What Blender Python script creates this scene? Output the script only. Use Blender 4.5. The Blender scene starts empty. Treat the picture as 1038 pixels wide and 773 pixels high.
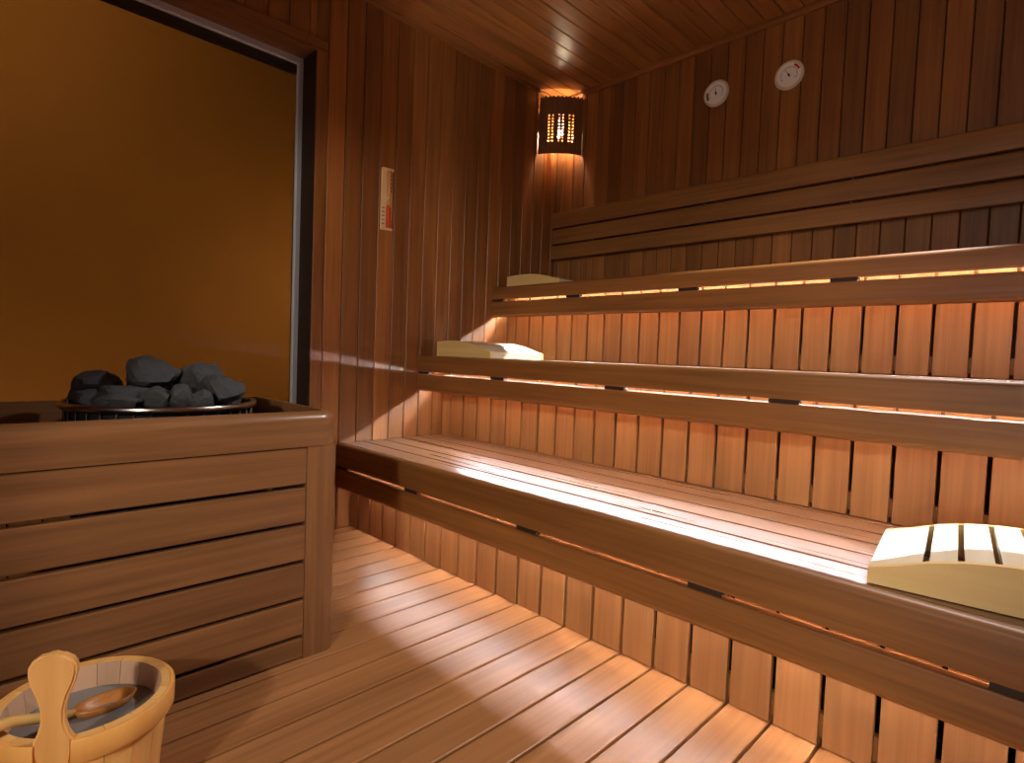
import bpy, bmesh, math, random
from mathutils import Vector, Matrix
PI = math.pi
random.seed(7)
sc = bpy.context.scene
C = sc.collection

# ------------------------------------------------------------------ helpers
def link(name, bm, mat, parent=None, smooth=False, loc=None, rz=0):
    me = bpy.data.meshes.new(name)
    bmesh.ops.recalc_face_normals(bm, faces=bm.faces[:])
    bm.to_mesh(me); bm.free()
    if mat: me.materials.append(mat)
    o = bpy.data.objects.new(name, me)
    C.objects.link(o)
    if parent: o.parent = parent
    if loc: o.location = loc
    if rz: o.rotation_euler = (0, 0, rz)
    if smooth is True:
        for p in me.polygons: p.use_smooth = True
    elif smooth:
        me.set_sharp_from_angle(angle=math.radians(smooth))
        for p in me.polygons: p.use_smooth = True
    return o

def thing(name, label, cat, loc=(0, 0, 0), rz=0, group=None):
    o = bpy.data.objects.new(name, None); C.objects.link(o)
    o.empty_display_size = .05
    o.location = loc; o.rotation_euler = (0, 0, rz)
    o['label'] = label; o['category'] = cat
    if group: o['group'] = group
    return o

def tag(o, label, cat, group=None):
    o['label'] = label; o['category'] = cat
    if group: o['group'] = group
    return o

def struct(o):
    o['kind'] = 'structure'; return o

def dup(root, loc, rz=None, label=None):
    r = root.copy(); C.objects.link(r); r.location = loc
    if rz is not None: r.rotation_euler = (0, 0, rz)
    if label: r['label'] = label
    for ch in list(root.children):
        c = ch.copy(); C.objects.link(c); c.parent = r
        for g in list(ch.children):
            d = g.copy(); C.objects.link(d); d.parent = c
    return r

def box(bm, x0, x1, y0, y1, z0, z1, bev=0, seg=1):
    r = bmesh.ops.create_cube(bm, size=1)
    vs = r['verts']
    for v in vs:
        v.co = Vector((x0 + (v.co.x + .5) * (x1 - x0), y0 + (v.co.y + .5) * (y1 - y0), z0 + (v.co.z + .5) * (z1 - z0)))
    if bev:
        es = list({e for v in vs for e in v.link_edges})
        bmesh.ops.bevel(bm, geom=es, offset=bev, segments=seg, affect='EDGES', profile=.5)
    return bm

def B(*a, **k):
    return box(bmesh.new(), *a, **k)

def rounded(pts, radii, n=6):
    """2D polygon with rounded corners"""
    out = []
    N = len(pts)
    for i in range(N):
        p = Vector(pts[i]); r = radii[i]
        if r <= 0: out.append(tuple(p)); continue
        a = (Vector(pts[i - 1]) - p).normalized(); b = (Vector(pts[(i + 1) % N]) - p).normalized()
        ang = a.angle(b); d = r / math.tan(ang / 2)
        c = p + (a + b).normalized() * (r / math.sin(ang / 2))
        s = p + a * d - c; e = p + b * d - c
        a0 = math.atan2(s.y, s.x); a1 = math.atan2(e.y, e.x)
        da = (a1 - a0 + PI) % (2 * PI) - PI
        for k in range(n + 1):
            t = a0 + da * k / n
            out.append((c.x + r * math.cos(t), c.y + r * math.sin(t)))
    return out

def prism(bm, poly, axis, a, b):
    """extrude polygon; axis x: poly=(y,z); y: (x,z); z: (x,y)"""
    def co(p, t):
        return {'x': (t, p[0], p[1]), 'y': (p[0], t, p[1]), 'z': (p[0], p[1], t)}[axis]
    v0 = [bm.verts.new(co(p, a)) for p in poly]; v1 = [bm.verts.new(co(p, b)) for p in poly]
    bm.faces.new(v0); bm.faces.new(v1[::-1])
    n = len(poly)
    for i in range(n):
        bm.faces.new((v0[i], v0[(i + 1) % n], v1[(i + 1) % n], v1[i]))
    return bm

def lathe(bm, prof, n=32, cx=0, cy=0, closed=False):
    rings = []
    for r, z in prof:
        if r < 1e-6: rings.append([bm.verts.new((cx, cy, z))])
        else: rings.append([bm.verts.new((cx + r * math.cos(2 * PI * k / n), cy + r * math.sin(2 * PI * k / n), z)) for k in range(n)])
    pairs = list(zip(rings, rings[1:]))
    if closed: pairs.append((rings[-1], rings[0]))
    for a, b in pairs:
        for k in range(n):
            k2 = (k + 1) % n
            if len(a) == 1 and len(b) == 1: continue
            if len(a) == 1: bm.faces.new((a[0], b[k], b[k2]))
            elif len(b) == 1: bm.faces.new((a[k], b[0], a[k2]))
            else: bm.faces.new((a[k], b[k], b[k2], a[k2]))
    return bm

def tube(bm, pts, r, n=8):
    prev = None
    P = [Vector(p) for p in pts]
    R = r if isinstance(r, (list, tuple)) else [r] * len(P)
    for i, p in enumerate(P):
        t = (P[min(i + 1, len(P) - 1)] - P[max(i - 1, 0)]).normalized()
        up = Vector((0, 0, 1)) if abs(t.z) < .95 else Vector((1, 0, 0))
        a = t.cross(up).normalized(); b = a.cross(t)
        ring = [bm.verts.new(p + (a * math.cos(2 * PI * k / n) + b * math.sin(2 * PI * k / n)) * R[i]) for k in range(n)]
        if prev:
            for k in range(n): bm.faces.new((prev[k], prev[(k + 1) % n], ring[(k + 1) % n], ring[k]))
        else: bm.faces.new(ring[::-1])
        prev = ring
    bm.faces.new(prev)
    return bm

# ------------------------------------------------------------------ materials
def srgb(r, g, b):
    f = lambda c: (c / 255 / 12.92) if c / 255 <= .04045 else ((c / 255 + .055) / 1.055) ** 2.4
    return (f(r), f(g), f(b), 1)

def mat(name):
    m = bpy.data.materials.new(name); m.use_nodes = True
    nt = m.node_tree; return m, nt, nt.nodes['Principled BSDF']

def wood(name, axis, dark, light, rough=.4, var=.35, spec=.5, fine=60, bump=.15, seed=0):
    m, nt, p = mat(name)
    N = nt.nodes.new; L = nt.links.new
    tc = N('ShaderNodeTexCoord'); geo = N('ShaderNodeNewGeometry'); oi = N('ShaderNodeObjectInfo')
    add = N('ShaderNodeMath'); add.operation = 'ADD'
    L(geo.outputs['Random Per Island'], add.inputs[0]); L(oi.outputs['Random'], add.inputs[1])
    fr = N('ShaderNodeMath'); fr.operation = 'FRACT'; L(add.outputs[0], fr.inputs[0])
    cmb = N('ShaderNodeCombineXYZ')
    for i, k in enumerate((13.1, 29.7, 41.3)):
        mu = N('ShaderNodeMath'); mu.operation = 'MULTIPLY'; mu.inputs[1].default_value = k
        L(fr.outputs[0], mu.inputs[0]); L(mu.outputs[0], cmb.inputs[i])
    va = N('ShaderNodeVectorMath'); va.operation = 'ADD'
    L(tc.outputs['Object'], va.inputs[0]); L(cmb.outputs[0], va.inputs[1])
    mp = N('ShaderNodeMapping'); L(va.outputs[0], mp.inputs['Vector'])
    s = [fine, fine, fine]; s['xyz'.index(axis)] = 1.6
    mp.inputs['Scale'].default_value = s
    n1 = N('ShaderNodeTexNoise'); n1.inputs['Scale'].default_value = 1; n1.inputs['Detail'].default_value = 5
    n1.inputs['Roughness'].default_value = .6; n1.inputs['Distortion'].default_value = .4
    L(mp.outputs[0], n1.inputs['Vector'])
    mp2 = N('ShaderNodeMapping'); L(va.outputs[0], mp2.inputs['Vector'])
    s2 = [9, 9, 9]; s2['xyz'.index(axis)] = 1.1; mp2.inputs['Scale'].default_value = s2
    n2 = N('ShaderNodeTexNoise'); n2.inputs['Scale'].default_value = 1; n2.inputs['Detail'].default_value = 3
    L(mp2.outputs[0], n2.inputs['Vector'])
    mx = N('ShaderNodeMath'); mx.operation = 'MULTIPLY_ADD'; mx.inputs[1].default_value = .55
    L(n1.outputs['Fac'], mx.inputs[0])
    m3 = N('ShaderNodeMath'); m3.operation = 'MULTIPLY'; m3.inputs[1].default_value = .45
    L(n2.outputs['Fac'], m3.inputs[0]); L(m3.outputs[0], mx.inputs[2])
    cr = N('ShaderNodeValToRGB'); cr.color_ramp.elements[0].position = .3; cr.color_ramp.elements[1].position = .7
    cr.color_ramp.elements[0].color = dark; cr.color_ramp.elements[1].color = light
    L(mx.outputs[0], cr.inputs[0])
    hsv = N('ShaderNodeHueSaturation'); L(cr.outputs[0], hsv.inputs['Color'])
    mr = N('ShaderNodeMapRange'); mr.inputs['To Min'].default_value = 1 - var; mr.inputs['To Max'].default_value = 1 + var
    L(fr.outputs[0], mr.inputs['Value']); L(mr.outputs[0], hsv.inputs['Value'])
    L(hsv.outputs[0], p.inputs['Base Color'])
    rr = N('ShaderNodeMapRange'); rr.inputs['To Min'].default_value = rough - .03; rr.inputs['To Max'].default_value = rough + .06
    L(n1.outputs['Fac'], rr.inputs['Value']); L(rr.outputs[0], p.inputs['Roughness'])
    p.inputs['Specular IOR Level'].default_value = spec
    bp = N('ShaderNodeBump'); bp.inputs['Strength'].default_value = bump; bp.inputs['Distance'].default_value = .001
    L(n1.outputs['Fac'], bp.inputs['Height']); L(bp.outputs[0], p.inputs['Normal'])
    return m

def plain(name, col, rough=.5, metal=0, spec=.5, noise=0, scale=20):
    m, nt, p = mat(name)
    p.inputs['Base Color'].default_value = col; p.inputs['Roughness'].default_value = rough
    p.inputs['Metallic'].default_value = metal; p.inputs['Specular IOR Level'].default_value = spec
    if noise:
        N = nt.nodes.new; L = nt.links.new
        tc = N('ShaderNodeTexCoord'); n = N('ShaderNodeTexNoise'); n.inputs['Scale'].default_value = scale; n.inputs['Detail'].default_value = 6
        L(tc.outputs['Object'], n.inputs['Vector'])
        mr = N('ShaderNodeMapRange'); mr.inputs['To Min'].default_value = 1 - noise; mr.inputs['To Max'].default_value = 1 + noise
        L(n.outputs['Fac'], mr.inputs['Value'])
        h = N('ShaderNodeHueSaturation'); h.inputs['Color'].default_value = col; L(mr.outputs[0], h.inputs['Value'])
        L(h.outputs[0], p.inputs['Base Color'])
    return m

def emit(name, col, strength):
    m, nt, p = mat(name)
    p.inputs['Base Color'].default_value = (.8, .8, .8, 1)
    p.inputs['Emission Color'].default_value = col; p.inputs['Emission Strength'].default_value = strength
    return m

WD, WL = srgb(106, 62, 28), srgb(162, 104, 52)          # thermo-treated cladding
W_x = wood('wood_along_x', 'x', WD, WL, .36, .12)
W_y = wood('wood_along_y', 'y', WD, WL, .36, .12)
W_z = wood('wood_along_z', 'z', WD, WL, .42, .30)
C_y = wood('ceiling_wood', 'y', srgb(126, 80, 40), srgb(182, 124, 68), .27, .18)
S_z = wood('riser_wood', 'z', srgb(150, 100, 58), srgb(194, 140, 88), .42, .16)
D_x = wood('deck_wood', 'x', srgb(126, 84, 54), srgb(144, 100, 68), .27, .08, 1.0, bump=.02)
F_y = wood('floor_wood', 'y', srgb(136, 88, 50), srgb(180, 126, 78), .34, .10)
F_x = wood('fascia_wood', 'x', srgb(106, 66, 29), srgb(158, 104, 51), .46, .08)
G_y = wood('guard_wood', 'y', srgb(98, 65, 38), srgb(150, 104, 66), .30, .16)
G_x = wood('guard_side_wood', 'x', srgb(98, 65, 38), srgb(150, 104, 66), .30, .10)
G_z = wood('guard_post_wood', 'z', srgb(98, 65, 38), srgb(150, 104, 66), .30, .06)
L_z = wood('lamp_wood', 'z', srgb(112, 70, 38), srgb(152, 100, 56), .5, .15)
P_x = wood('aspen_side', 'x', srgb(222, 184, 116), srgb(240, 208, 142), .45, .04, fine=40)
P_y = wood('aspen_slat', 'y', srgb(214, 196, 162), srgb(234, 220, 190), .4, .04, fine=40)  # paler than the sides: white light on the tops put into the colour
K_z = wood('pine_bucket', 'z', srgb(212, 152, 82), srgb(240, 188, 116), .42, .08, fine=30)
K_in = wood('pine_bucket_inner', 'z', srgb(190, 150, 120), srgb(214, 176, 146), .5, .08, fine=30)
K_l = wood('ladle_wood', 'x', srgb(150, 92, 36), srgb(190, 124, 56), .4, .03, fine=30)
T_z = wood('timer_wood', 'z', srgb(232, 190, 138), srgb(246, 212, 164), .45, .03, fine=40)
DARK = plain('dark_void', srgb(18, 11, 7), .9)
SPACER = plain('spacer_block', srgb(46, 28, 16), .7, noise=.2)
STEEL = plain('brushed_steel', srgb(190, 184, 178), .22, 1)
STEEL_D = plain('stove_steel', srgb(70, 68, 66), .45, .8)
ALU = plain('aluminium_channel', srgb(196, 198, 206), .38, .3)
ALU_L = plain('pale_glass_edge', srgb(225, 228, 230), .3)
TOP_BAND = plain('dark_top_band', srgb(44, 34, 20), .5)
STONE = plain('olivine_stone', srgb(60, 60, 62), .8, noise=.5, scale=38)
PLASTER = plain('ochre_plaster', srgb(172, 124, 66), .7, noise=.1, scale=3)
_nt = STONE.node_tree; _p = _nt.nodes['Principled BSDF']
_tc = _nt.nodes.new('ShaderNodeTexCoord'); _n = _nt.nodes.new('ShaderNodeTexNoise'); _n.inputs['Scale'].default_value = 45; _n.inputs['Detail'].default_value = 8; _n.inputs['Roughness'].default_value = .7
_b = _nt.nodes.new('ShaderNodeBump'); _b.inputs['Strength'].default_value = .9; _b.inputs['Distance'].default_value = .012
_nt.links.new(_tc.outputs['Object'], _n.inputs['Vector']); _nt.links.new(_n.outputs['Fac'], _b.inputs['Height']); _nt.links.new(_b.outputs[0], _p.inputs['Normal'])
WATER = plain('bucket_water', srgb(120, 116, 112), .05, spec=.6)
SCREW = plain('screw_steel', srgb(200, 190, 180), .3, 1)

def glass():
    m, nt, p = mat('clear_pane')
    N = nt.nodes.new; L = nt.links.new
    out = nt.nodes['Material Output']; nt.nodes.remove(p)
    tr = N('ShaderNodeBsdfTransparent'); gl = N('ShaderNodeBsdfGlossy'); gl.inputs['Roughness'].default_value = .3
    tr.inputs['Color'].default_value = (.44, .36, .25, 1)
    fr = N('ShaderNodeFresnel'); fr.inputs['IOR'].default_value = 1.15
    mx = N('ShaderNodeMixShader'); L(fr.outputs[0], mx.inputs[0]); L(tr.outputs[0], mx.inputs[1]); L(gl.outputs[0], mx.inputs[2])
    L(mx.outputs[0], out.inputs['Surface'])
    return m
GLASS = glass()
LED_COL = (1, .86, .72, 1)
LED = emit('led_strip', LED_COL, 23)
LED_T = emit('led_strip_top', LED_COL, 34)
LED_W = emit('led_strip_white', (.84, .91, 1, 1), 2000)
LED_G = emit('led_strip_gap', (1, .90, .84, 1), 700)
LED_N = emit('led_strip_near', (1, .91, .89, 1), 330)

# ------------------------------------------------------------------ room shell
RX, RY0, RY1, H = 3.6, -.95, 2.797, 2.485
bm = bmesh.new()
box(bm, -.1, RX + .1, RY0 - .1, RY1 + .1, -.06, -.024)
fl = struct(link('floor', bm, DARK))
bm = bmesh.new()
k = -1
x = .07 - .1063
while x < RX:
    a, b = max(x + .0035, 0.001), min(x + .1063 - .0035, RX - .001)
    if b > a + .01: box(bm, a, b, RY0 + .001, 1.46, -.0235, 0, .0025, 2)
    x += .1063
link('planks', bm, F_y, fl)

def openings_segments(lo, hi, a, b, ops):
    """vertical spans of a board [a,b] minus openings (u0,u1,z0,z1)"""
    spans = [(lo, hi)]
    for u0, u1, z0, z1 in ops:
        if b > u0 + .001 and a < u1 - .001:
            n = []
            for s, e in spans:
                if z0 > s: n.append((s, min(e, z0)))
                if z1 < e: n.append((max(s, z1), e))
            spans = n
    return spans

# back wall (x = 0) with the window opening
WY0, WY1, WZ0, WZ1 = -.80, 1.172, .50, 2.166
bm = bmesh.new()
y = .055 - .0903 * 12
while y < RY1:
    a, b = max(y + .0018, RY0), min(y + .0903 - .0018, RY1)
    cuts = [a] + [c for c in (WY0, WY1) if a < c < b] + [b]
    for a2, b2 in zip(cuts, cuts[1:]):
        for s, e in openings_segments(0, H, a2, b2, [(WY0, WY1, WZ0, WZ1)]):
            if e - s > .01 and b2 - a2 > .003: box(bm, -.015, 0, a2, b2, s, e, .0028)
    y += .0903
wb = struct(link('wall_back', bm, W_z))
bm = bmesh.new()
for a in ((RY0 - .1, WY0 , 0, H), (WY1, RY1 + .1, 0, H), (WY0, WY1, 0, WZ0), (WY0, WY1, WZ1, H)):
    box(bm, -.16, -.016, a[0], a[1], a[2], a[3])
link('backing', bm, DARK, wb)
# right wall (y = RY1)
bm = bmesh.new()
x = .0466 - .0888
while x < RX:
    a, b = max(x + .0018, 0.001), min(x + .0888 - .0018, RX)
    if b - a > .004: box(bm, a, b, RY1, RY1 + .015, 0, H, .0028)
    x += .0888
wr = struct(link('wall_right', bm, W_z))
link('backing', B(-.1, RX + .1, RY1 + .016, RY1 + .1, 0, H), DARK, wr)
# ceiling
bm = bmesh.new()
x = .080 - .087
while x < RX:
    a, b = max(x + .0020, 0.001), min(x + .087 - .0020, RX)
    if b - a > .004: box(bm, a, b, RY0, RY1, H, H + .015, .003)
    x += .087
ce = struct(link('ceiling', bm, C_y))
link('backing', B(-.1, RX + .1, RY0 - .1, RY1 + .1, H + .016, H + .06), DARK, ce)
# wall with the glazed doorway behind the viewpoint
DX0, DX1, DZ0, DZ1 = 2.21, 3.014, 0.0, 1.895
bm = bmesh.new()
x = 0
while x < RX:
    a, b = x + .0012, min(x + .09 - .0012, RX)
    cuts = [a] + [c for c in (DX0, DX1) if a < c < b] + [b]
    for a2, b2 in zip(cuts, cuts[1:]):
        for s, e in openings_segments(0, H, a2, b2, [(DX0, DX1, DZ0, DZ1)]):
            if b2 - a2 > .003: box(bm, a2, b2, RY0 - .03, RY0, s, e, .0018)
    x += .09
wl = struct(link('wall_left', bm, W_z))
bm = bmesh.new(); y = RY0
while y < RY1:
    box(bm, RX, RX + .03, y + .0012, min(y + .0903, RY1) - .0012, 0, H, .0018); y += .0903
struct(link('wall_front', bm, W_z))
# cove trims
struct(link('trim_1', prism(bmesh.new(), rounded([(RY1, H), (RY1, H - .026), (RY1 - .012, H - .026), (RY1 - .022, H - .014), (RY1 - .022, H)], [0, 0, .004, .006, 0], 3), 'x', .001, RX), W_x))
struct(link('trim_2', prism(bmesh.new(), rounded([(0, H), (0, H - .014), (.016, H - .014), (.016, H)], [0, 0, .005, 0], 3), 'y', RY0, RY1 - .022), W_y))
# window: casing, reveal, channel, pane
bm = bmesh.new()
box(bm, -1.33, -1.30, -3.2, 3.6, -1.2, 3.6)
win = struct(link('window_1', bm, PLASTER))
bm = bmesh.new()
box(bm, -.16, -.0005, WY0, WY1, WZ1 - .004, WZ1 - .0002)
box(bm, -.16, -.0005, WY0, WY1, WZ0 + .0002, WZ0 + .004)
link('reveal', bm, W_y, win)
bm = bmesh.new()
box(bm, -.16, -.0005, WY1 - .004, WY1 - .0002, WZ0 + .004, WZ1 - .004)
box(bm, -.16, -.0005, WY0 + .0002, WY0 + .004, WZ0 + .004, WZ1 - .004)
link('jamb', bm, SPACER, win)  # shaded reveal wood; its shade is put into this dark colour
bm = bmesh.new()
fx0, fx1 = -.155, -.125
fw = .024
box(bm, fx0, fx1, WY1 - fw, WY1, WZ0, WZ1, .002)
box(bm, fx0, fx1, WY0, WY0 + fw, WZ0, WZ1, .002)
box(bm, fx0, fx1, WY0 + fw, WY1 - fw, WZ1 - fw - .006, WZ1, .002)
box(bm, fx0, fx1, WY0 + fw, WY1 - fw, WZ0, WZ0 + fw, .002)
link('metal_channel', bm, ALU, win)
iy1, iz1 = WY1 - fw, WZ1 - fw - .006
bm = bmesh.new()
box(bm, fx0, fx1 - .004, iy1 - .005, iy1, WZ0 + fw, iz1)
box(bm, fx0, fx1 - .004, WY0 + fw, iy1 - .005, iz1 - .004, iz1)
link('glass_edge', bm, ALU_L, win)
link('pane_top_band', B(fx0, fx1 - .012, WY0 + fw, iy1 - .005, iz1 - .045, iz1 - .004), TOP_BAND, win)  # plain dark band across the top of the pane
link('glass_pane', B(fx0 + .008, fx0 + .014, WY0 + fw, iy1 - .005, WZ0 + fw, iz1 - .045), GLASS, win)
# head casing of the window
t3 = struct(link('trim_3', prism(bmesh.new(), rounded([(.0005, WZ1), (.0005, WZ1 + .040), (.020, WZ1 + .040), (.020, WZ1)], [0, 0, .006, .002], 3), 'y', WY0 - .05, WY1 + .042), W_y))

# ------------------------------------------------------------------ benches
BX0, BX1 = .003, 3.55
P = .1063
def fascia(front, z0, z1, rt, rb, th=.032):
    return prism(bmesh.new(), rounded([(front, z0), (front, z1), (front + th, z1), (front + th, z0)], [rb, rt, .004, .004], 6), 'x', BX0, BX1)

def bench(label, f, zt, zg0, zg1, zb, back, led_y, strip):
    t = thing('sauna_bench', label, 'bench', (1.8, f, zb), group=None)
    def part(n, bm, m, sm=False):
        bmesh.ops.translate(bm, vec=-Vector(t.location), verts=bm.verts[:])
        return link(n, bm, m, t, sm)
    part('fascia_board', fascia(f, zg1, zt, .016, .003), F_x, 40)
    part('fascia_board', fascia(f, zb, zg0, .003, .018), F_x, 40)
    y = f + .034
    while y < back - .02:
        e = min(y + .1015, back)
        part('deck_board', B(BX0, BX1, y, e, zt - .027, zt - .001, .0015, 2), D_x)
        y += .1125
    for cx in (.045, .60, 1.235, 1.838, 2.42, 3.02):
        part('spacer_block', B(cx - .043, cx + .043, f + .008, f + .03, zg0 - .01, zg1 + .01), SPACER)
    for cx in (.10, .65, 1.285, 1.888, 2.47):
        part('screw', tube(bmesh.new(), [(cx, f + .004, (zg0 + zg1) / 2), (cx, f + .02, (zg0 + zg1) / 2)], .0035), SCREW)
    part('light_strip', B(.06, BX1 - .05, led_y - .005, led_y + .005, zt - .0345, zt - .0275), LED_T if zt > 1 else LED)
    part('light_strip', B(.06, BX1 - .05, strip[0] + .0015, strip[0] + .009, strip[1] - .006, strip[1] + .006), ALU)
    gz = zt - .0300
    part('light_strip', B(.06, BX1 - .05, led_y - .0074, led_y - .0056, zt - .0345, zt - .0275), ALU)
    part('light_strip', B(.06, BX1 - .05, led_y - .0085, led_y - .0075, gz - .001, gz + .001), LED_N if zt < .5 else LED_G)
    part('light_strip', B(.06 if zt > 1 else .22, BX1 - .05, strip[0], strip[0] + .0014, strip[1] - .0008, strip[1] + .0008), LED_N if zt < .5 else LED_W)
    part('added_light_hood', B(.06, BX1 - .05, strip[0] - .008, strip[0] + .009, strip[1] + .0062, strip[1] + .0075), ALU)  # unseen lips added to limit where the strip light falls
    if zt > .5: part('added_light_hood', B(.06, BX1 - .05, strip[0] - .0085, strip[0] + .009, strip[1] - .0118, strip[1] - .0106), ALU)
    part('added_light_hood', B(.06, BX1 - .05, strip[0] - .009, strip[0] - .008, strip[1] + .0012, strip[1] + .0075), ALU)
    return t
b1 = bench('lowest and nearest wooden bench, wide slatted deck above the plank floor', 1.308, .410, .2915, .307, .199, 2.03, 1.368, (1.380, .221))
b2 = bench('middle wooden bench with glowing fascia gap, between the lowest and top benches', 1.757, .836, .740, .753, .653, 2.50, 1.905, (1.920, .727))
b3 = bench('top wooden bench just below the three-board backrest', 2.267, 1.245, 1.160, 1.174, 1.072, 2.79, 2.385, (2.400, 1.130))

def riser(label, y, z0, z1, ph):
    t = thing('slatted_riser', label, 'riser', (1.8, y, z0))
    xs = []
    x = ph - P
    first = None
    while x < BX1:
        a, b = max(x + .0052, BX0), min(x + P - .0052, BX1)
        if b - a > .03:
            w = b - a
            if first is None or abs(w - (P - .0104)) > .001:
                o = link('slat', B(-w / 2, w / 2, 0, .016, 0, z1 - z0, .002, 2), S_z, t)
                if abs(w - (P - .0104)) < .001: first = o
            else:
                o = first.copy(); C.objects.link(o); o.parent = t
            o.location = ((a + b) / 2 - 1.8, 0, 0)
        x += P
    for zz in (.012, z1 - z0 - .075):
        link('batten', B(BX0 - 1.8, BX1 - 1.8, .0165, .036, zz, zz + .055, .002), F_x, t)
    return t
riser('lowest slatted riser standing on the plank floor under the lowest bench', 1.39, .001, .382, .072)
riser('middle slatted riser standing on the lowest bench deck', 1.93, .411, .808, .072)
riser('upper slatted riser standing on the middle bench deck, under the top bench', 2.41, .837, 1.217, .068)

# backrest
t = thing('backrest', 'three-board wooden backrest fixed on the right wall above the top bench', 'backrest', (1.8, 2.74, 1.47))
for z0, z1 in ((1.666, 1.762), (1.566, 1.656), (1.471, 1.556)):
    bm = prism(bmesh.new(), rounded([(0, z0 - 1.47), (0, z1 - 1.47), (.026, z1 - 1.47), (.026, z0 - 1.47)], [.005, .008, .004, .004], 4), 'x', .03 - 1.8, 1.74)
    link('rail', bm, F_x, t, 40)
for cx in (.35, 1.05, 1.72, 2.4, 3.1):
    link('upright', B(cx - 1.83, cx - 1.77, .0265, .056, .003, .288), SPACER, t)
    for z in (.191, .091):
        link('screw', tube(bmesh.new(), [(cx - 1.8, .004, z), (cx - 1.8, .02, z)], .0035), SCREW, t)

# ------------------------------------------------------------------ headrests
def hr_prof(u):   # height along length (0 thin end .. 1 thick end)
    pts = [(0, .033), (.12, .047), (.25, .066), (.40, .081), (.55, .089), (.72, .091), (.88, .088), (1, .082)]
    for (a, h0), (b, h1) in zip(pts, pts[1:]):
        if u <= b: 
            s = (u - a) / (b - a); return h0 + (h1 - h0) * s
    return pts[-1][1]
HL, HW = .40, .37
def make_headrest(label, loc, rz, scale=1):
    t = thing('headrest', label, 'headrest', loc, rz, 'aspen headrests on the benches')
    sl = [(0, .089), (.100, .144), (.155, .199), (.210, .254), (.265, .309), (.320, HL)]
    def top(u0, u1, y0, y1, drop):
        n = 5
        us = [u0 + (u1 - u0) * k / n for k in range(n + 1)]
        poly = [(u, hr_prof(u / HL)) for u in us] + [(u, hr_prof(u / HL) - drop) for u in reversed(us)]
        return prism(bmesh.new(), poly, 'y', y0, y1)
    for u0, u1 in sl:
        link('slat', top(u0, u1, .0182, HW - .0182, .016), P_y, t)
    n = 24
    for y0 in (.0, HW - .018):
        us = [HL * k / n for k in range(n + 1)]
        poly = [(u, hr_prof(u / HL)) for u in us] + [(HL, .001), (0, .001)]
        link('side_board', prism(bmesh.new(), poly, 'y', y0 + .0004, y0 + .018), P_x, t)
    link('end_board', B(.001, .016, .0185, HW - .0185, .001, .016), P_y, t)
    return t
hr = make_headrest('pale slatted headrest lying on the lowest bench at the right edge', (2.172, 1.352, .410), math.radians(7))
h2 = dup(hr, (.525, 2.158, .836), PI, 'pale slatted headrest lying on the middle bench beside the back wall')
h3 = dup(hr, (.475, 2.685, 1.245), PI, 'pale headrest lying on the top bench beside the back wall, only its curve showing')

h2.scale = (1, 1, .88); h3.scale = (1, 1, .74)
# ------------------------------------------------------------------ heater guard, stove, stones
GX0, GX1, GY0, GY1 = .42, 1.0, -.30, .793
t = thing('heater_guard', 'horizontal board wooden guard around the stone heater at left', 'guard', ((GX0 + GX1) / 2, (GY0 + GY1) / 2, 0))
def gp(n, bm, m, sm=False):
    bmesh.ops.translate(bm, vec=-Vector(t.location), verts=bm.verts[:]); return link(n, bm, m, t, sm)
# rail: rounded-corner rectangular ring with bullnose top
def rail_ring():
    bm = bmesh.new()
    th = .034
    def loop(off, z):
        r = max(.058 - off, .014)
        pts = rounded([(GX0 + off, GY0 + off), (GX1 - off, GY0 + off), (GX1 - off, GY1 - off), (GX0 + off, GY1 - off)], [r] * 4, 8)
        return [bm.verts.new((p[0], p[1], z)) for p in pts]
    z0, z1 = .586, .678
    rt = .026
    prof = [(0, z0)] + [(rt - rt * math.cos(a), z1 - rt + rt * math.sin(a)) for a in [PI / 2 * k / 6 for k in range(7)]] + [(th, z1), (th, z0)]
    ls = [loop(o, z) for o, z in prof]
    n = len(ls[0])
    for a, b in zip(ls, ls[1:] + ls[:1]):
        for k in range(n): bm.faces.new((a[k], a[(k + 1) % n], b[(k + 1) % n], b[k]))
    return bm
gp('top_rail', rail_ring(), G_y, 35)
def post(x0, x1, y0, y1, corner):
    pts = [(x0, y0), (x1, y0), (x1, y1), (x0, y1)]; rad = [.003] * 4; rad[corner] = .034
    return prism(bmesh.new(), rounded(pts, rad, 8), 'z', 0, .5855)
gp('corner_post', post(GX1 - .06, GX1 - .002, GY1 - .097, GY1 - .002, 2), G_z, 35)
gp('corner_post', post(GX1 - .06, GX1 - .002, GY0 + .002, GY0 + .072, 1), G_z, 35)
gp('corner_post', post(GX0 + .002, GX0 + .06, GY1 - .097, GY1 - .002, 3), G_z, 35)
gp('corner_post', post(GX0 + .002, GX0 + .06, GY0 + .002, GY0 + .072, 0), G_z, 35)
zs = [(.484, .583), (.380, .474), (.276, .370), (.172, .266), (.068, .162), (.004, .058)]
for z0, z1 in zs:
    gp('board', B(GX1 - .026, GX1 - .004, GY0 + .0725, GY1 - .0975, z0, z1, .003, 2), G_y)
    gp('board', B(GX0 + .0605, GX1 - .0605, GY1 - .026, GY1 - .004, z0, z1, .003, 2), G_x)
    gp('board', B(GX0 + .0605, GX1 - .0605, GY0 + .004, GY0 + .026, z0, z1, .003, 2), G_x)
for yy in (.20, .62):
    gp('batten', B(GX1 - .046, GX1 - .0265, yy, yy + .03, .004, .58), SPACER)
RCX, RCY, RZ, RR = .713, .423, .689, .222
t = thing('sauna_heater', 'round steel sauna heater full of stones inside the wooden guard', 'heater', (RCX, RCY, 0))
link('body', lathe(bmesh.new(), [(0, .03), (.19, .03), (.2, .04), (.2, .60), (.19, .61), (0, .61)], 40), STEEL_D, t, 40)
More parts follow.
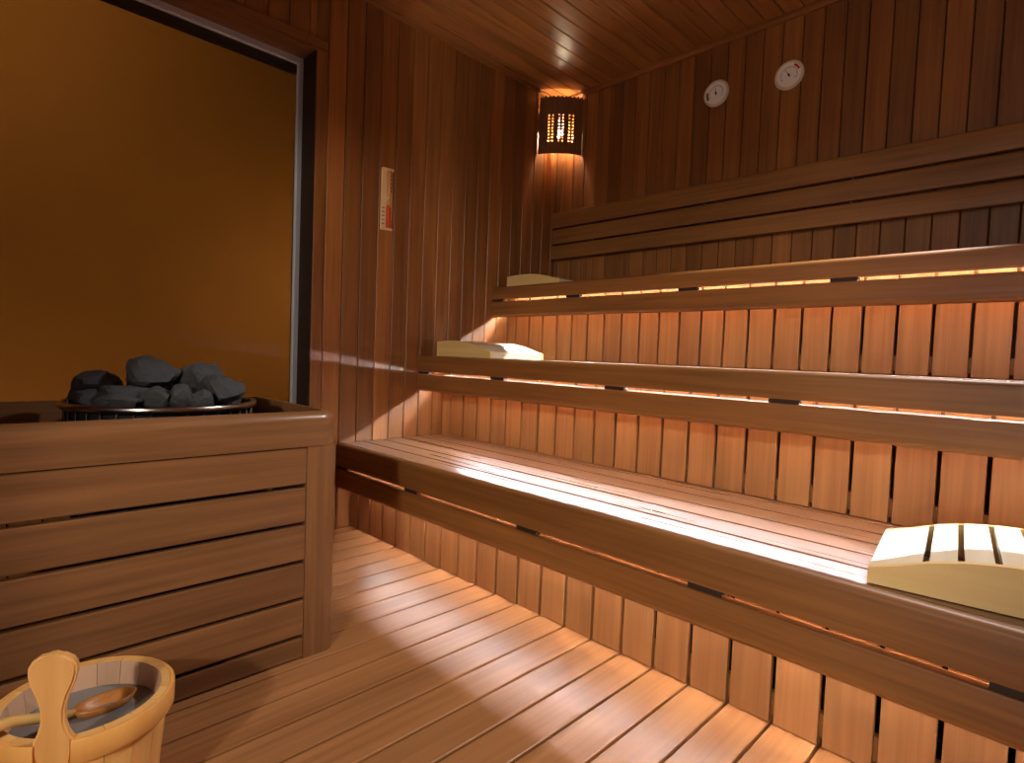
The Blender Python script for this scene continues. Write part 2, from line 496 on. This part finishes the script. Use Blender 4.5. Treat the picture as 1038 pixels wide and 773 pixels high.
link('tray_rim', lathe(bmesh.new(), [(RR + .006 * math.cos(a), RZ + .009 * math.sin(a)) for a in [2 * PI * k / 10 for k in range(10)]], 64, closed=True), STEEL, t, True)
link('tray', lathe(bmesh.new(), [(RR - .008, RZ - .004), (.20, .62), (0, .612), (0, .618), (.196, .626), (RR - .012, RZ - .004)], 48), STEEL_D, t, 60)
bm = bmesh.new()
for k in range(36):
    a = 2 * PI * k / 36; c, s = math.cos(a), math.sin(a)
    tube(bm, [(.205 * c, .205 * s, .56), (.215 * c, .215 * s, .64), ((RR - .009) * c, (RR - .009) * s, RZ + .008)], .003, 6)
link('wire_basket', bm, STEEL_D, t, True)
bm = bmesh.new()
for k in range(3):
    a = 2 * PI * k / 3 + .4
    tube(bm, [(.15 * math.cos(a), .15 * math.sin(a), 0), (.15 * math.cos(a), .15 * math.sin(a), .035)], .014, 10)
    link('foot', bm, STEEL_D, t, True); bm = bmesh.new()
bm.free()

def stone(i, sx, sy, sz):
    rnd = random.Random(100 + i)
    bm = bmesh.new()
    bmesh.ops.create_icosphere(bm, subdivisions=3, radius=1)
    planes = []
    for _ in range(20):
        v = Vector((rnd.gauss(0, 1), rnd.gauss(0, 1), rnd.gauss(0, 1))).normalized()
        planes.append((v, rnd.uniform(.60, .86)))
    for v in bm.verts:
        d = v.co.copy()
        for n, h in planes:
            e = d.dot(n) - h
            if e > 0: d -= n * e
        d *= 1 + rnd.uniform(-.045, .045)
        v.co = Vector((d.x * sx, d.y * sy, d.z * sz))
    return bm
# (x, y, z, sx, sy, sz, label)
CAM = Vector((2.463, 0, .85))
#  lateral offset from heater centre (right +), depth offset (away +), height centre, half sizes (lateral, depth, height)
stones = [
    (-.170, -.02, .728, .062, .058, .045, 'dark grey stone at the left end of the heater tray'),
    (-.098, .06, .735, .042, .05, .040, 'small dark stone right of the leftmost one'),
    (-.035, .00, .765, .066, .06, .044, 'largest black stone on top of the heap'),
    (-.050, -.09, .722, .066, .05, .024, 'flat grey stone under the largest black one'),
    (.040, .06, .752, .058, .05, .048, 'mid grey stone right of the largest black one'),
    (.108, .02, .756, .052, .055, .044, 'tall rounded stone right of the middle of the heap'),
    (.165, -.01, .730, .050, .05, .044, 'grey stone at the right end of the heater tray'),
    (.060, -.13, .716, .045, .04, .028, 'grey pointed stone in the front row, right of centre'),
    (.110, -.11, .716, .036, .04, .030, 'pale grey stone in the front row, second from the right'),
    (-.005, -.165, .708, .062, .035, .018, 'long flat stone lying lowest at the front of the tray'),
    (.150, -.085, .712, .034, .036, .028, 'small grey stone in the front row, rightmost'),
    (-.115, -.12, .708, .048, .04, .022, 'dark flat stone in the front row, leftmost'),
    (-.100, -.05, .690, .06, .06, .03, 'stone low in the tray between the left and the largest stone'),
    (.03, -.03, .690, .07, .07, .035, 'stone buried at the middle of the tray'),
    (.11, .1, .70, .06, .06, .035, 'stone at the back right of the heap'),
    (-.03, .13, .70, .07, .06, .035, 'stone at the back of the heap behind the largest one'),
]
lat = Vector((.707, .707, 0)); dep = Vector((-.707, .707, 0))
for i, (u, w, z, a, b, c, lab) in enumerate(stones):
    p = Vector((RCX, RCY, 0)) + lat * u + dep * w
    o = link('sauna_stone', stone(i, a * 1.16, b * 1.12, c * 1.24), STONE, None, 14, (p.x, p.y, z - .003), PI / 4)
    tag(o, lab, 'stone', 'stones heaped on the heater')

# ------------------------------------------------------------------ corner lamp
LA, LB = Vector((.010, 2.602)), Vector((.203, 2.789))
def lamp_pt(u, off=0):   # u 0..1 across the front, bulging into the room
    p = LA.lerp(LB, u)
    nrm = Vector((.7071, -.7071))
    return p + nrm * (.030 * (1 - (2 * u - 1) ** 2) + off)
t = thing('corner_lamp', 'dark wooden corner wall lamp with pierced lattice, glowing below the ceiling', 'lamp', (.0, 2.797, 2.10))
def lp(n, bm, m, sm=False):
    bmesh.ops.translate(bm, vec=-Vector(t.location), verts=bm.verts[:]); return link(n, bm, m, t, sm)
z0l, z1l = 2.100, 2.436
U = [0, .04, .12, .24]
holes_u = []
for base in (.20, .43, .66):
    holes_u += [(base + .006, base + .046), (base + .088, base + .128)]
ub = sorted(set([0, .06, .13, .84, .90, .95, 1.0] + [e for h in holes_u for e in h]))
hz = [(2.170 + .0190 * k, 2.170 + .0190 * k + .0098) for k in range(9)]
zbk = sorted(set([z0l, z1l] + [e for h in hz for e in h]))
def shade_panel():
    bm = bmesh.new()
    th = .010
    def V(cache, i, j, off):
        key = (i, j, off)
        if key not in cache:
            p = lamp_pt(ub[i], off); cache[key] = bm.verts.new((p.x, p.y, zbk[j]))
        return cache[key]
    solid = {}
    for i in range(len(ub) - 1):
        for j in range(len(zbk) - 1):
            um = (ub[i] + ub[i + 1]) / 2; zm = (zbk[j] + zbk[j + 1]) / 2
            hole = any(a < um < b for a, b in holes_u) and any(a < zm < b for a, b in hz)
            solid[i, j] = not hole
    c = {}
    for (i, j), s in solid.items():
        if not s: continue
        f = [(i, j), (i + 1, j), (i + 1, j + 1), (i, j + 1)]
        bm.faces.new([V(c, a, b, 0) for a, b in f]); bm.faces.new([V(c, a, b, -th) for a, b in f][::-1])
        for (di, dj), (p, q) in {(-1, 0): (f[3], f[0]), (1, 0): (f[1], f[2]), (0, -1): (f[0], f[1]), (0, 1): (f[2], f[3])}.items():
            if not solid.get((i + di, j + dj), False):
                bm.faces.new((V(c, *p, 0), V(c, *q, 0), V(c, *q, -th), V(c, *p, -th)))
    return bm
shade = lp('shade', shade_panel(), L_z)
bm = bmesh.new()
for k in range(11):      # scalloped crest along the top edge
    p = lamp_pt((k + .5) / 11, -.005)
    tube(bm, [(p.x, p.y, z1l - .004), (p.x, p.y, z1l + .004), (p.x, p.y, z1l + .009)], [.0105, .0095, .004], 10)
lp('crest', bm, L_z, True)
bm = bmesh.new()
for u in (.02, .98):     # brackets to the walls
    p = lamp_pt(u, -.012)
    for z in (2.285,):
        if u < .5: box(bm, .0015, p.x + .012, p.y - .004, p.y + .018, z - .05, z + .05, .002)
        else: box(bm, p.x - .018, p.x + .004, p.y - .012, RY1 - .0015, z - .05, z + .05, .002)
lp('bracket', bm, L_z)
lp('lamp_holder', lathe(bmesh.new(), [(0, 2.15), (.017, 2.15), (.018, 2.17), (.018, 2.205), (.012, 2.2095), (0, 2.2095)], 20, .085, 2.712), plain('porcelain', srgb(220, 215, 205), .3), 40)
lp('mount', B(.0015, .088, 2.70, 2.724, 2.152, 2.166, .002), L_z)
BULB = emit('bulb_glow', (1, .80, .54, 1), 520)
lp('bulb', lathe(bmesh.new(), [(0, 2.210), (.010, 2.213), (.016, 2.226), (.018, 2.238), (.015, 2.250), (.008, 2.258), (0, 2.260)], 20, .085, 2.712), BULB, True)

# ------------------------------------------------------------------ dial gauges on the right wall
WHITE = plain('dial_face', srgb(252, 246, 238), .45)
RIM = wood('gauge_rim_wood', 'x', srgb(226, 200, 166), srgb(242, 222, 194), .4, .03)
INK = plain('dial_ink', srgb(70, 58, 54), .6)
RED = plain('dial_red', srgb(190, 30, 30), .5)
GREEN = plain('dial_green', srgb(40, 62, 30), .5)
def disc_arc(bm, r0, r1, a0, a1, y, n=10):
    vs = []
    for k in range(n + 1):
        a = a0 + (a1 - a0) * k / n
        vs.append((bm.verts.new((r0 * math.cos(a), y, r0 * math.sin(a))), bm.verts.new((r1 * math.cos(a), y, r1 * math.sin(a))),
                   bm.verts.new((r0 * math.cos(a), y + .001, r0 * math.sin(a))), bm.verts.new((r1 * math.cos(a), y + .001, r1 * math.sin(a)))))
    for p, q in zip(vs, vs[1:]):
        bm.faces.new((p[0], p[1], q[1], q[0])); bm.faces.new((p[2], q[2], q[3], p[3]))
        bm.faces.new((p[1], p[3], q[3], q[1])); bm.faces.new((p[0], q[0], q[2], p[2]))
    bm.faces.new((vs[0][0], vs[0][2], vs[0][3], vs[0][1])); bm.faces.new((vs[-1][0], vs[-1][1], vs[-1][3], vs[-1][2]))
def ylathe(prof, n=40):
    bm = lathe(bmesh.new(), prof, n)
    bmesh.ops.rotate(bm, matrix=Matrix.Rotation(PI / 2, 3, 'X'), verts=bm.verts[:])   # +z -> -y
    return bm
def gauge(label, x, z, arc, arcmat, needle, dark_top):
    t = thing('dial_gauge', label, 'gauge', (x, RY1 - .0005, z), group='round dial gauges on the right wall')
    link('case', ylathe([(0, .001), (.062, .001), (.066, .005), (.066, .013), (.062, .017), (.056, .017), (.054, .0125), (0, .0125)]), RIM, t, 40)
    link('dial_face', ylathe([(0, .0126), (.0538, .0126), (.0538, .0136), (0, .0136)]), WHITE, t, 40)
    bm = bmesh.new()
    for k in range(25):
        a = math.radians(-30 + 240 * k / 24)
        r0 = .034 if k % 4 else .030
        disc_arc(bm, r0, .039, a - .022, a + .022, -.0147, 1)
    link('scale_marks', bm, INK, t)
    bm = bmesh.new(); disc_arc(bm, .042, .051, math.radians(arc[0]), math.radians(arc[1]), -.0147)
    link('colour_band', bm, arcmat, t)
    bm = bmesh.new(); a = math.radians(needle)
    c, s = math.cos(a), math.sin(a)
    pts = [(-.012 * c - .002 * s, -.012 * s + .002 * c), (-.012 * c + .002 * s, -.012 * s - .002 * c), (.036 * c, .036 * s)]
    prism(bm, pts, 'y', -.0172, -.0160)
    link('needle', bm, INK, t)
    link('hub', ylathe([(0, .0137), (.005, .0137), (.005, .0185), (0, .0185)], 16), INK, t, 40)
    return t
gauge('round white dial gauge with a dark green mark, left of the pair', 1.064, 2.221, (165, 215), GREEN, 100, 0)
gauge('round white dial gauge with a red mark, right of the pair', 1.418, 2.200, (20, 62), RED, 120, 1)

# ------------------------------------------------------------------ sand timer on the back wall
t = thing('sand_timer', 'slim pale wooden sand timer with red sand hanging on the back wall', 'timer', (.0005, 1.540, 1.44))
link('back_plate', B(0, .010, -.031, .031, 0, .30, .003, 2), T_z, t)
link('cap', B(.0105, .022, -.031, .031, .288, .30, .003, 2), T_z, t)
link('cap', B(.0105, .022, -.031, .031, 0, .012, .003, 2), T_z, t)
TG = plain('timer_glass', srgb(214, 156, 98), .1)
SAND = plain('red_sand', srgb(206, 72, 24), .6, noise=.15, scale=200)
link('glass_tube', lathe(bmesh.new(), [(.0, .155), (.003, .155), (.006, .162), (.009, .176), (.0105, .190), (.0105, .275), (.008, .2875), (0, .2875)], 20, .0215, .002), TG, t, 40)
link('glass_tube', lathe(bmesh.new(), [(0, .154), (.003, .154), (.006, .147), (.009, .134), (.0105, .122), (.0105, .1185), (0, .1185)], 20, .0215, .002), TG, t, 40)
link('sand', lathe(bmesh.new(), [(0, .0125), (.008, .0125), (.0105, .018), (.0105, .114), (.006, .118), (0, .1182)], 20, .0215, .002), SAND, t, 40)
bm = bmesh.new()
for k in range(5): box(bm, .0102, .0110, .016, .027, .19 + .019 * k, .195 + .019 * k)
for k in range(5): box(bm, .0102, .0110, -.028, -.012, .03 + .019 * k, .034 + .019 * k)
link('scale_marks', bm, INK, t)

# ------------------------------------------------------------------ bucket, water, ladle
BXC, BYC, BHT = 1.270, .174, .232
t = thing('wooden_bucket', 'golden pine sauna bucket standing on the floor before the heater guard', 'bucket', (BXC, BYC, 0), math.radians(-27))
NS = 18
for k in range(NS):
    if k == 0: continue
    bm = bmesh.new()
    a0, a1 = 2 * PI * (k - .49) / NS, 2 * PI * (k + .49) / NS
    n = 4
    grid = []
    for j, (z, ro, ri) in enumerate([(.0, .104, .088), (.10, .112, .096), (BHT, .126, .1125)]):
        o = [bm.verts.new((ro * math.cos(a0 + (a1 - a0) * q / n), ro * math.sin(a0 + (a1 - a0) * q / n), z)) for q in range(n + 1)]
        i_ = [bm.verts.new((ri * math.cos(a0 + (a1 - a0) * q / n), ri * math.sin(a0 + (a1 - a0) * q / n), z)) for q in range(n + 1)]
        grid.append(o + i_[::-1])
    m = len(grid[0])
    for A, Bq in zip(grid, grid[1:]):
        for q in range(m): bm.faces.new((A[q], A[(q + 1) % m], Bq[(q + 1) % m], Bq[q]))
    bm.faces.new(grid[0][::-1]); bm.faces.new(grid[-1])
    o = link('stave', bm, K_z, t, 35)
    o.data.materials.append(K_in)
    for p in o.data.polygons:
        if p.normal.x * p.center.x + p.normal.y * p.center.y < -.05: p.material_index = 1
# the long stave with its rounded grip
bm = bmesh.new()
sil = [(0, .019), (.10, .0205), (.185, .0250), (.215, .0300), (.236, .0300), (.250, .0225), (.265, .0180), (.285, .0180), (.305, .0235), (.325, .0325), (.340, .0365), (.353, .0360), (.363, .030), (.370, .018), (.372, .004)]
rows = []
for z, hw in [(a_, b_ * .86) for a_, b_ in sil]:
    ro = .104 + (.126 - .104) * min(z, BHT) / BHT + (.006 if z > .18 else 0)
    th = .016
    row = []
    for s, d in ((-1, 0), (1, 0), (1, -th), (-1, -th)):
        yy = s * hw
        row.append(bm.verts.new((ro + d - yy * yy * 3.2 * (1 if z < .25 else .3), yy, z)))
    rows.append(row)
for A, Bq in zip(rows, rows[1:]):
    for q in range(4): bm.faces.new((A[q], A[(q + 1) % 4], Bq[(q + 1) % 4], Bq[q]))
bm.faces.new(rows[0][::-1]); bm.faces.new(rows[-1])
bmesh.ops.bevel(bm, geom=[e for e in bm.edges if abs(e.verts[0].co.z - e.verts[1].co.z) > 1e-5 and e.verts[0].co.z > .0], offset=.0035, segments=3, affect='EDGES')
link('grip_stave', bm, K_z, t, 50)
def hoop(z0, z1, r0, r1, th):
    return lathe(bmesh.new(), [(r0, z0 + .002), (r0 + th, z0), (r1 + th, z1 - .002), (r1 + th - .002, z1), (r1, z1)], 64, closed=True)
bm = bmesh.new()
prof = [(.1245, BHT - .040), (.1305, BHT - .040), (.1330, BHT - .036), (.1335, BHT - .002), (.1320, BHT), (.1265, BHT)]
n = 72; a_skip = math.radians(10.5)
rings = []
for k in range(n + 1):
    a = a_skip + (2 * PI - 2 * a_skip) * k / n
    rings.append([bm.verts.new((r * math.cos(a), r * math.sin(a), z)) for r, z in prof])
for A, Bq in zip(rings, rings[1:]):
    for q in range(len(prof)): bm.faces.new((A[q], A[(q + 1) % len(prof)], Bq[(q + 1) % len(prof)], Bq[q]))
bm.faces.new(rings[0]); bm.faces.new(rings[-1][::-1])
K_h = wood('pine_hoop', 'z', srgb(216, 148, 72), srgb(236, 178, 100), .4, .05, fine=20)
link('rim_hoop', bm, K_h, t, 50)
link('lower_hoop', hoop(.035, .060, .1063, .1085, .004), K_h, t, 50)
link('bottom', lathe(bmesh.new(), [(0, .012), (.087, .012), (.089, .024), (0, .024)], 40), K_in, t, 40)
w = link('water', lathe(bmesh.new(), [(0, .0245), (.088, .0245), (.1075, .190), (0, .190)], 48), WATER, None, 40, (BXC, BYC, 0))
tag(w, 'still grey water standing in the pine bucket', 'water')
# ladle: bowl in the water, handle over the rim behind the grip
ldl = thing('wooden_ladle', 'brown wooden ladle lying in the bucket with its handle over the left rim', 'ladle', (BXC, BYC, .19))
hd = Vector((.10, -1, 0)).normalized()
c0 = Vector((-.015, .030, .010))
ang = math.atan2(hd.y, hd.x)
bm = bmesh.new()
nU, nV = 20, 6
out_r = []
for rr_, dz in [(0.0, -.020), (.5, -.018), (.82, -.008), (1, .006), (.9, .006), (.72, -.002), (.42, -.012), (0, -.014)]:
    if rr_ == 0: out_r.append([bm.verts.new((0, 0, dz))])
    else: out_r.append([bm.verts.new((.050 * rr_ * math.cos(2 * PI * k / nU), .026 * rr_ * math.sin(2 * PI * k / nU), dz)) for k in range(nU)])
for A, Bq in zip(out_r, out_r[1:]):
    for k in range(nU):
        k2 = (k + 1) % nU
        if len(A) == 1: bm.faces.new((A[0], Bq[k], Bq[k2]))
        elif len(Bq) == 1: bm.faces.new((A[k], Bq[0], A[k2]))
        else: bm.faces.new((A[k], Bq[k], Bq[k2], A[k2]))
bmesh.ops.rotate(bm, matrix=Matrix.Rotation(ang, 3, 'Z'), verts=bm.verts[:])
bmesh.ops.translate(bm, vec=c0, verts=bm.verts[:])
link('bowl', bm, K_l, ldl, True)
hd2 = Vector((.62, -1, 0)).normalized()
bm = bmesh.new()
hp = [c0 + hd * .046 + Vector((0, 0, .002)), c0 + hd * .046 + hd2 * .044 + Vector((0, 0, .022)), c0 + hd * .046 + hd2 * .10 + Vector((0, 0, .050)), c0 + hd * .046 + hd2 * .20 + Vector((0, 0, .075)), c0 + hd * .046 + hd2 * .30 + Vector((0, 0, .098))]
tube(bm, hp, [.006, .008, .009, .010, .009], 10)
link('handle', bm, wood('ladle_handle_wood', 'y', srgb(206, 160, 84), srgb(228, 188, 112), .4, .03, fine=30), ldl, True)

# ------------------------------------------------------------------ lights and world
def light(name, kind, loc, energy, col, **kw):
    d = bpy.data.lights.new(name, kind); d.energy = energy; d.color = col
    for k_, v in kw.items(): setattr(d, k_, v)
    o = bpy.data.objects.new(name, d); C.objects.link(o); o.location = loc
    return o
def aim(o, target):
    o.rotation_euler = (Vector(target) - o.location).to_track_quat('-Z', 'Y').to_euler()
key = light('doorway_lamp', 'SPOT', (3.3, -1.9, 1.95), 200, (1, .90, .76), spot_size=math.radians(80), spot_blend=.4, shadow_soft_size=.07)
aim(key, (1.6, 1.0, .6))
cl = light('added_top_spot', 'SPOT', (2.1, 2.35, H - .03), 175, (1, .94, .92), spot_size=math.radians(66), spot_blend=.5, shadow_soft_size=.03)  # unseen lamp added above the frame to light headrest tops and deck
aim(cl, (1.5, 1.4, .4))
door_fill = light('doorway_fill', 'AREA', ((DX0 + DX1) / 2, RY0 - .35, 1.1), 25, (1, .90, .80), shape='RECTANGLE', size=DX1 - DX0, size_y=1.9)  # soft fill added outside the doorway, not a known lamp
door_fill.rotation_euler = (-PI / 2, 0, 0)
door_fill.rotation_euler = (Vector((0, 1, 0))).to_track_quat('-Z', 'Z').to_euler()
for yy, zz, sx_, sy_, e_ in ((2.35, 1.2, .5, 2.2, 31), (-1.95, 1.2, .5, 2.2, 21), (.2, 2.95, 2.2, .5, 24), (.2, -.35, 2.2, .5, 24)):
    a_ = light('pane_backdrop_fill', 'AREA', (-.35, yy, zz), e_, (1, .84, .58), shape='RECTANGLE', size=sx_, size_y=sy_)  # added lamps hidden round the window, lighting the ochre sheet evenly
    a_.rotation_euler = Vector((-1, 0, 0)).to_track_quat('-Z', 'Z').to_euler()
wd = bpy.data.worlds.new('World'); sc.world = wd; wd.use_nodes = True
wd.node_tree.nodes['Background'].inputs[0].default_value = (.5, .35, .25, 1)
wd.node_tree.nodes['Background'].inputs[1].default_value = .15

# ------------------------------------------------------------------ camera
cam = bpy.data.cameras.new('camera'); co = bpy.data.objects.new('camera', cam); C.objects.link(co)
cam.sensor_fit = 'HORIZONTAL'; cam.sensor_width = 36; cam.lens = 577.907 / 1038 * 36; cam.clip_start = .01
yaw, pitch, roll = math.radians(135.003), math.radians(-2.545), math.radians(2.190)
f = Vector((math.cos(pitch) * math.cos(yaw), math.cos(pitch) * math.sin(yaw), math.sin(pitch)))
r = f.cross(Vector((0, 0, 1))).normalized(); u = r.cross(f)
c_, s_ = math.cos(roll), math.sin(roll)
r2 = r * c_ + u * s_; u2 = -r * s_ + u * c_
M = Matrix((r2, u2, -f)).transposed().to_4x4(); M.translation = CAM
co.matrix_world = M
sc.camera = co
vs = sc.view_settings
vs.view_transform = 'Standard'; vs.look = 'None'; vs.gamma = 1; vs.exposure = 0; vs.use_curve_mapping = False
